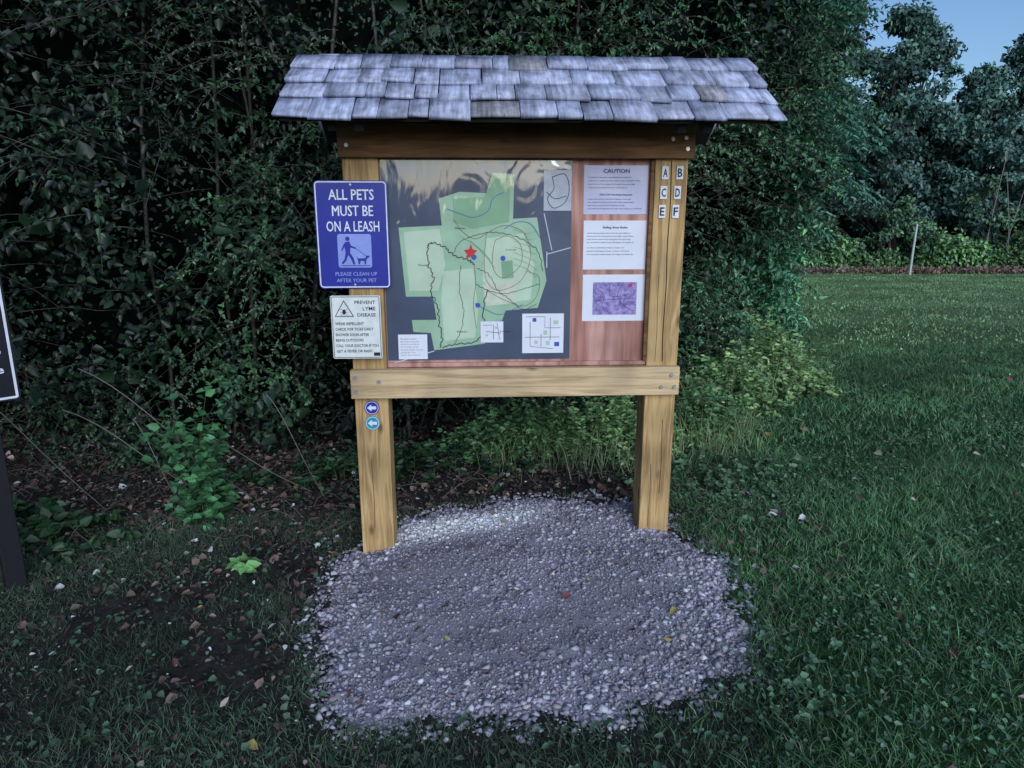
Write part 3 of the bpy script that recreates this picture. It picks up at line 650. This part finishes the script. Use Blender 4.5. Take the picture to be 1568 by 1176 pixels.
# ---- grass
def blades(n,xr,yr,h0,h1,w0,pal,wts,mask,lean=.6):
    x=R.uniform(*xr,n); y=yr[0]+(yr[1]-yr[0])*R.random(n); k=mask(x,y); x=x[k];y=y[k]; n=len(x)
    z=hz(x,y)-.004; h=R.uniform(h0,h1,n)*(1+.3*snoise(np.stack([x,y],1),3,44,3)); a=R.uniform(0,6.283,n); w=w0*R.uniform(.6,1.3,n)
    B_=np.stack([x,y,z],1); S_=np.stack([np.cos(a),np.sin(a),0*a],1)*w[:,None]/2; l=R.normal(0,lean,(n,2))*h[:,None]
    tip=B_+np.concatenate([l,h[:,None]],1); mid=B_+np.concatenate([l*.3,h[:,None]*.55],1)
    Vv=np.stack([B_-S_,B_+S_,mid+S_*.8,tip,mid-S_*.8],1).reshape(-1,3)
    c=pick(n,pal,wts,.35)*(1+.4*np.clip(snoise(np.stack([x,y],1),1.5,46,3),-1,1))[:,None]
    return Vv,np.repeat(c,5,axis=0)
def outpad(x,y,k=1.0):
    th=np.arctan2(y-CG[1],x-CG[0]); return np.hypot(x-CG[0],y-CG[1])>padr(th)*k
def lawnmask(x,y):
    P=np.stack([x,y],1); v_=(x-.95+.35*np.clip(3-y,0,2)+.25*snoise(P,2.2,11,3))
    return (v_>-.15+R.normal(0,.15,len(x)))&outpad(x,y,1.0+.02*R.normal(size=len(x)))&(y<np.where(x<6,hedge_y_at(x)+.1,99))
def roughmask(x,y):
    P=np.stack([x,y],1)
    return outpad(x,y,1.0+.02*R.normal(size=len(x)))&(snoise(P,1.6,15,4)>-.62+.30*(y-1.9)+R.normal(0,.3,len(x)))
GP=[(.055,.145,.055),(.085,.20,.075),(.14,.26,.115),(.24,.28,.17)]
gr=[blades(95000,(.2,4.6),(1.2,4.2),.020,.055,.0038,GP,(3,4,2,.5),lawnmask,.8),
    blades(75000,(.6,8.5),(4.2,9),.025,.055,.007,GP,(3,4,2,.4),lawnmask,.7),
    blades(60000,(1.5,22),(9,26),.02,.05,.02,[(.15,.26,.11),(.20,.32,.14)],(1,1),lawnmask,.5),
    blades(120000,(-3.2,.9),(1.2,3.7),.014,.042,.0034,[(.045,.085,.048),(.07,.12,.065),(.13,.14,.10)],(3,3,1),roughmask,.9),
    blades(2600,(-.2,1.7),(3.8,5.0),.06,.28,.004,[(.12,.20,.08),(.20,.28,.12),(.30,.34,.17)],(2,2,1),lambda x,y:np.hypot((x-.7)/1.,(y-4.5)/.5)<1+R.normal(0,.15,len(x)),.45),
    blades(5000,(1.3,2.6),(5.0,6.6),.08,.42,.006,[(.18,.27,.12),(.33,.41,.2)],(2,1),lambda x,y:np.abs(y-np.interp(x,[1.3,2.3,3.4],[5.2,6.0,8.0]))<.3,.5)]
GV=[];GQ=[];GC=[];o=0
for v_,c_ in gr:
    n_=len(v_)//5; i=np.arange(n_)[:,None]*5
    GV.append(v_);GC.append(c_);GQ.append(np.concatenate([i+np.array([[0,1,2]]),i+np.array([[0,2,4]]),i+np.array([[4,2,3]])],0)+o); o+=len(v_)
npmesh('grass',np.vstack(GV),np.vstack(GQ),grassm,C=np.vstack(GC))
def groundleaves(bag,n,xr,yr,l0,l1,pal,w,mask,zoff=.006,flatn=.35,aspect=.7,pw=1.,fold=.2,droop=.1,pl=1.6):
    x=R.uniform(*xr,n); y=yr[0]+(yr[1]-yr[0])*R.random(n)**pw; k=mask(x,y); x=x[k];y=y[k];n=len(x)
    ins=~outpad(x,y)
    z=np.where(ins,padh(x,y)+.012,hz(x,y)+zoff)+R.uniform(0,.012,n)
    a=R.uniform(0,6.283,n); D_=np.stack([np.cos(a),np.sin(a),R.normal(0,.2,n)],1); Nn=np.tile([0,0,1.],(n,1))+R.normal(0,flatn,(n,3))
    Ln=l0+(l1-l0)*R.random(n)**pl; v_,f_=leaves(np.stack([x,y,z],1),D_,Nn,Ln,Ln*aspect*R.uniform(.55,1.3,n),fold=fold,droop=droop)
    bag.add(v_,f_,np.repeat(pick(n,pal,w,.4),6,axis=0))
cb_=Bag()
groundleaves(cb_,26000,(.2,4.5),(1.3,6),.010,.026,[(.08,.18,.09),(.12,.24,.13),(.19,.29,.18)],(3,2,.6),lambda x,y:lawnmask(x,y)&(snoise(np.stack([x,y],1),1.8,19,3)>.05+R.normal(0,.25,len(x))),zoff=.022,aspect=.8)
groundleaves(cb_,17000,(-3.4,1.4),(1.3,4.9),.012,.034,[(.05,.10,.055),(.08,.14,.08),(.13,.18,.12)],(3,2,.6),lambda x,y:outpad(x,y)&(roughmask(x,y-.6)&(R.random(len(x))<.5)|(R.random(len(x))<.12)),zoff=.018,aspect=.8)
cb_.build('clover_and_ivy',leafm)
LP=[(.13,.075,.068),(.09,.06,.052),(.20,.14,.105),(.38,.31,.25),(.64,.63,.64),(.17,.055,.055),(.05,.04,.036),(.40,.31,.09)]
lb=Bag()
groundleaves(lb,23000,(-4,1.5),(2.3,5.3),.010,.055,LP,(5,6,3,1.1,.7,.6,7,.1),lambda x,y:(y>3.0-.12*x+R.normal(0,.5,len(x)))&outpad(x,y),flatn=.5,fold=.18,droop=.22,pl=2.2)
groundleaves(lb,2000,(-3.4,.2),(1.4,3.6),.008,.05,LP,(4,5,2,1.2,1.2,.5,3,.1),outpad,zoff=.016,flatn=.35,fold=.12,droop=.2,pl=2.6)
groundleaves(lb,1500,(.5,6),(1.3,9),.014,.06,LP,(3,2,4,4,1.6,1.2,0,.6),lambda x,y:(R.random(len(x))<.42)&outpad(x,y),zoff=.032,flatn=.45,pw=1.1,fold=.2,droop=.25,pl=2.)
groundleaves(lb,70,(-.7,.85),(2.0,3.6),.014,.05,LP,(3,2,4,2,1,2,0,.6),lambda x,y:~outpad(x,y),flatn=.4,fold=.2,droop=.25,pl=2.)
lb.build('fallen_leaves',litterm)
tw=[]
for i in range(260):
    x=R.uniform(-3.6,1.2); y=R.uniform(3.2,4.7)
    if not outpad(np.array([x]),np.array([y]))[0]: continue
    a=R.uniform(0,6.28); l=R.uniform(.08,.35); s_=np.linspace(0,1,5); g=float(hz(np.array([x]),np.array([y]))[0])
    tw.append((np.stack([x+l*math.cos(a)*s_,y+l*math.sin(a)*s_,g+.02+R.uniform(0,.08)*np.sin(s_*3)],1)+R.normal(0,.004,(5,3)),.0025,.001))
tubes('fallen_twigs',tw,flat('twig',(.13,.105,.09),.85),sides=4)

# ------------------------------------------------------------------ distant trees
def crowns(name,specs,size,pal,w,clumps=46,per=150,trunkmat=bark,low=.16):
    e=empty(name); Ps=[];Cs_=[];br=[]
    for (tx,ty,H_,rad_) in specs:
        g=float(hz(np.array([tx]),np.array([ty]))[0]); n_=7; s_=np.linspace(0,1,n_)
        tr=np.stack([tx+.25*np.sin(s_*3+tx),ty+.2*np.sin(s_*4),g-.2+H_*.85*s_],1); br.append((tr,.06+H_*.010,.03))
        tone_=R.uniform(.7,1.25)
        for k in range(clumps):
            zf=R.uniform(low,1.0); rr2=rad_*math.sin(math.pi*min(1,.22+zf*.78))**.7; a_=R.uniform(0,6.28); q_=rr2*math.sqrt(R.random())
            c0=np.array([tx+q_*math.cos(a_),ty+q_*math.sin(a_),g+H_*zf]); cr_=R.uniform(.35,.95)*rad_*.40
            if k%4==0: br.append((np.array([tr[min(n_-1,int(zf*.8*n_))],(tr[min(n_-1,int(zf*.8*n_))]+c0)/2+np.array([0,0,.15]),c0]),.03,.01))
            dv=unit(R.normal(size=(per,3)))*R.random((per,1))**.45*cr_*np.array([[1,1,.6]])
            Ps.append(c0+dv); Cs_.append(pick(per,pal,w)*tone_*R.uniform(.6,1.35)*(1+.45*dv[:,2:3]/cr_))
    P=np.vstack(Ps); n_=len(P); D_=R.normal(size=(n_,3)); D_[:,2]-=.4; Nn=R.normal(0,.5,(n_,3))+np.array([[0,-.6,1]])
    Ln=R.uniform(size*.6,size*1.3,n_); v_,f_=leaves(P,D_,Nn,Ln,Ln*.65)
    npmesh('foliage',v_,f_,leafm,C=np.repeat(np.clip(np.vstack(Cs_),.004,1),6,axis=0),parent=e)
    tubes('trunks',br,trunkmat,parent=e,sides=6); return e
DG=[(.06,.14,.115),(.09,.18,.135),(.065,.115,.10),(.12,.21,.15)]  # bluish and lightened: aerial haze painted into the leaf colours
sp=[(11.4,29,12.0,2.1),(13.2,31,11.2,2.3),(15.0,29.5,9.6,2.2),(16.6,31,9.8,2.0),(18.6,30,7.6,2.0),(20.6,30.5,8.9,2.3),(22.6,29,9.6,2.5),(25,31,10.5,2.6),(9.5,31,13,2.5),(28,30,10,2.7)]
crowns('distant_trees',sp,.19,DG,(3,3,2,1),clumps=80,per=150)
sp2=[(8+2.0*i+R.uniform(-.6,.6),35.5+R.uniform(-1,1),R.uniform(6.5,8.6),2.4) for i in range(15)]
crowns('distant_trees',sp2,.34,[(.05,.10,.085),(.07,.12,.10)],(1,1),clumps=46,per=100,low=.02)
sp3=[(7.5+1.7*i+R.uniform(-.6,.6),27.9+R.uniform(-.5,.6),R.uniform(1.6,3.6),R.uniform(.8,1.4)) for i in range(13)]
crowns('field_edge_shrubs',sp3,.16,[(.09,.18,.09),(.12,.22,.10),(.07,.13,.08)],(1,1,1),clumps=26,per=90,low=.0)
n=26000; x=R.uniform(6.5,30,n); hgt=1.0+.75*snoise(np.stack([x,x*0],1),1.6,91,5); hgt=np.clip(hgt,.35,2.4)
y=26.6+R.exponential(.5,n)+.3*np.sin(x); z=hz(x,y)+hgt*np.sqrt(R.random(n))*R.uniform(.7,1.15,n)
P=np.stack([x,y,z],1); Nn=R.normal(0,.5,(n,3))+np.array([[0,-.5,1]]); Ln=R.uniform(.10,.22,n)
v_,f_=leaves(P,R.normal(size=(n,3)),Nn,Ln,Ln*.6); c=pick(n,[(.12,.25,.09),(.18,.34,.11),(.07,.15,.07),(.25,.37,.15)],(3,2,3,1))*(1+.5*np.clip(snoise(P[:,:2],.8,95,3),-1,1))[:,None]
npmesh('undergrowth',v_,f_,leafm,C=np.repeat(c,6,axis=0))
n=4500; x=R.uniform(9,30,n); y=25.9+R.normal(0,.22,n); P=np.stack([x,y,hz(x,y)+R.uniform(0,.2,n)],1); Ln=R.uniform(.08,.2,n)
v_,f_=leaves(P,R.normal(size=(n,3)),R.normal(size=(n,3))+np.array([[0,0,1]]),Ln,Ln*.5)
npmesh('brush_litter',v_,f_,litterm,C=np.repeat(pick(n,[(.30,.20,.15),(.18,.13,.10)],(1,1)),6,axis=0))
st=[]
for i in range(10):
    x=R.uniform(17.2,21.5); y=27.2; g=float(hz(np.array([x]),np.array([y]))[0]); lx=R.normal(0,.5); hh_=R.uniform(2.5,4.5)
    st.append((np.array([(x,y,g),(x+lx*.4,y,g+hh_*.5),(x+lx,y,g+hh_)]),.022,.010))
sp_=empty('dead_saplings'); tubes('stems',st,flat('pale_bark',(.24,.22,.20),.8),parent=sp_,sides=5)
gx,gy=14.0,25.2; g=float(hz(np.array([gx]),np.array([gy]))[0]); SK=empty('marker_stake',(gx,gy,g))
tubes('stake',[(np.array([(0,0,-.3),(0.01,0,.9),(.03,0,1.75)]),.042,.038)],flat('stake_white',(.5,.56,.52),.6),parent=SK,sides=8)
th=np.linspace(0,2*math.pi,240,endpoint=False); rr2=75+6*np.sin(th*5)
def wtop(a): return 4.9+1.1*np.sin(a*17)+.8*np.sin(a*41+1)-.9*np.clip(-np.sin(a),0,1)
top=wtop(th)
Vv=[];Ff=[]
for i in range(240):
    x,y=rr2[i]*math.cos(th[i]),rr2[i]*math.sin(th[i]); Vv+=[(x,y,-1.5),(x*1.02,y*1.02,top[i]*.6),(x*1.05,y*1.05,top[i]*.9)]
for i in range(240):
    j=(i+1)%240
    for k in(0,1): Ff.append([3*i+k,3*j+k,3*j+k+1,3*i+k+1])
WD=empty('woodland_horizon'); npmesh('wood_mass',Vv,Ff,flat('wood_mass',(.02,.038,.03),1,.05,0,0,.4,.5),parent=WD,smooth=True)
n=22000; a=R.uniform(0,2*math.pi,n); r_=75+6*np.sin(a*5)-R.exponential(1.,n); tp=wtop(a)+R.normal(0,.5,n)
P=np.stack([r_*np.cos(a),r_*np.sin(a),-.8+(tp+.8)*np.sqrt(R.random(n))],1); Ln=R.uniform(.5,1.1,n)
v_,f_=leaves(P,R.normal(size=(n,3)),R.normal(size=(n,3))+np.array([[0,0,.6]]),Ln,Ln*.7)
npmesh('foliage',v_,f_,leafm,C=np.repeat(pick(n,DG,(3,2,2,1))*.5,6,axis=0),parent=WD)

# ------------------------------------------------------------------ light
w=bpy.data.worlds.new('World'); scene.world=w; w.use_nodes=True
nt=w.node_tree; bg=nt.nodes['Background']; sk=nt.nodes.new('ShaderNodeTexSky'); sk.sky_type='NISHITA'; sk.sun_disc=False
EL=math.radians(24); AZ=math.radians(162)
sk.sun_elevation=EL; sk.sun_rotation=AZ; sk.altitude=100; sk.ozone_density=5.
nt.links.new(sk.outputs[0],bg.inputs['Color']); bg.inputs['Strength'].default_value=.145
sd=bpy.data.lights.new('Sun','SUN'); sd.energy=2.2; sd.angle=math.radians(40); sd.color=(.76,.84,1.)
so=bpy.data.objects.new('Sun',sd); COL.objects.link(so)
dv=Vector((math.sin(AZ)*math.cos(EL),math.cos(AZ)*math.cos(EL),math.sin(EL))); so.rotation_euler=dv.to_track_quat('Z','Y').to_euler(); so.location=dv*20
# ------------------------------------------------------------------ camera
cd=bpy.data.cameras.new('camera'); cd.lens=24.96; cd.sensor_width=36; cd.clip_end=2000; cd.clip_start=.05
co=bpy.data.objects.new('camera',cd); COL.objects.link(co); co.location=(0,0,1.58); co.rotation_euler=(math.radians(90-13.8),0,0); scene.camera=co
scene.view_settings.view_transform='Standard'; scene.view_settings.look='None'; scene.view_settings.exposure=0
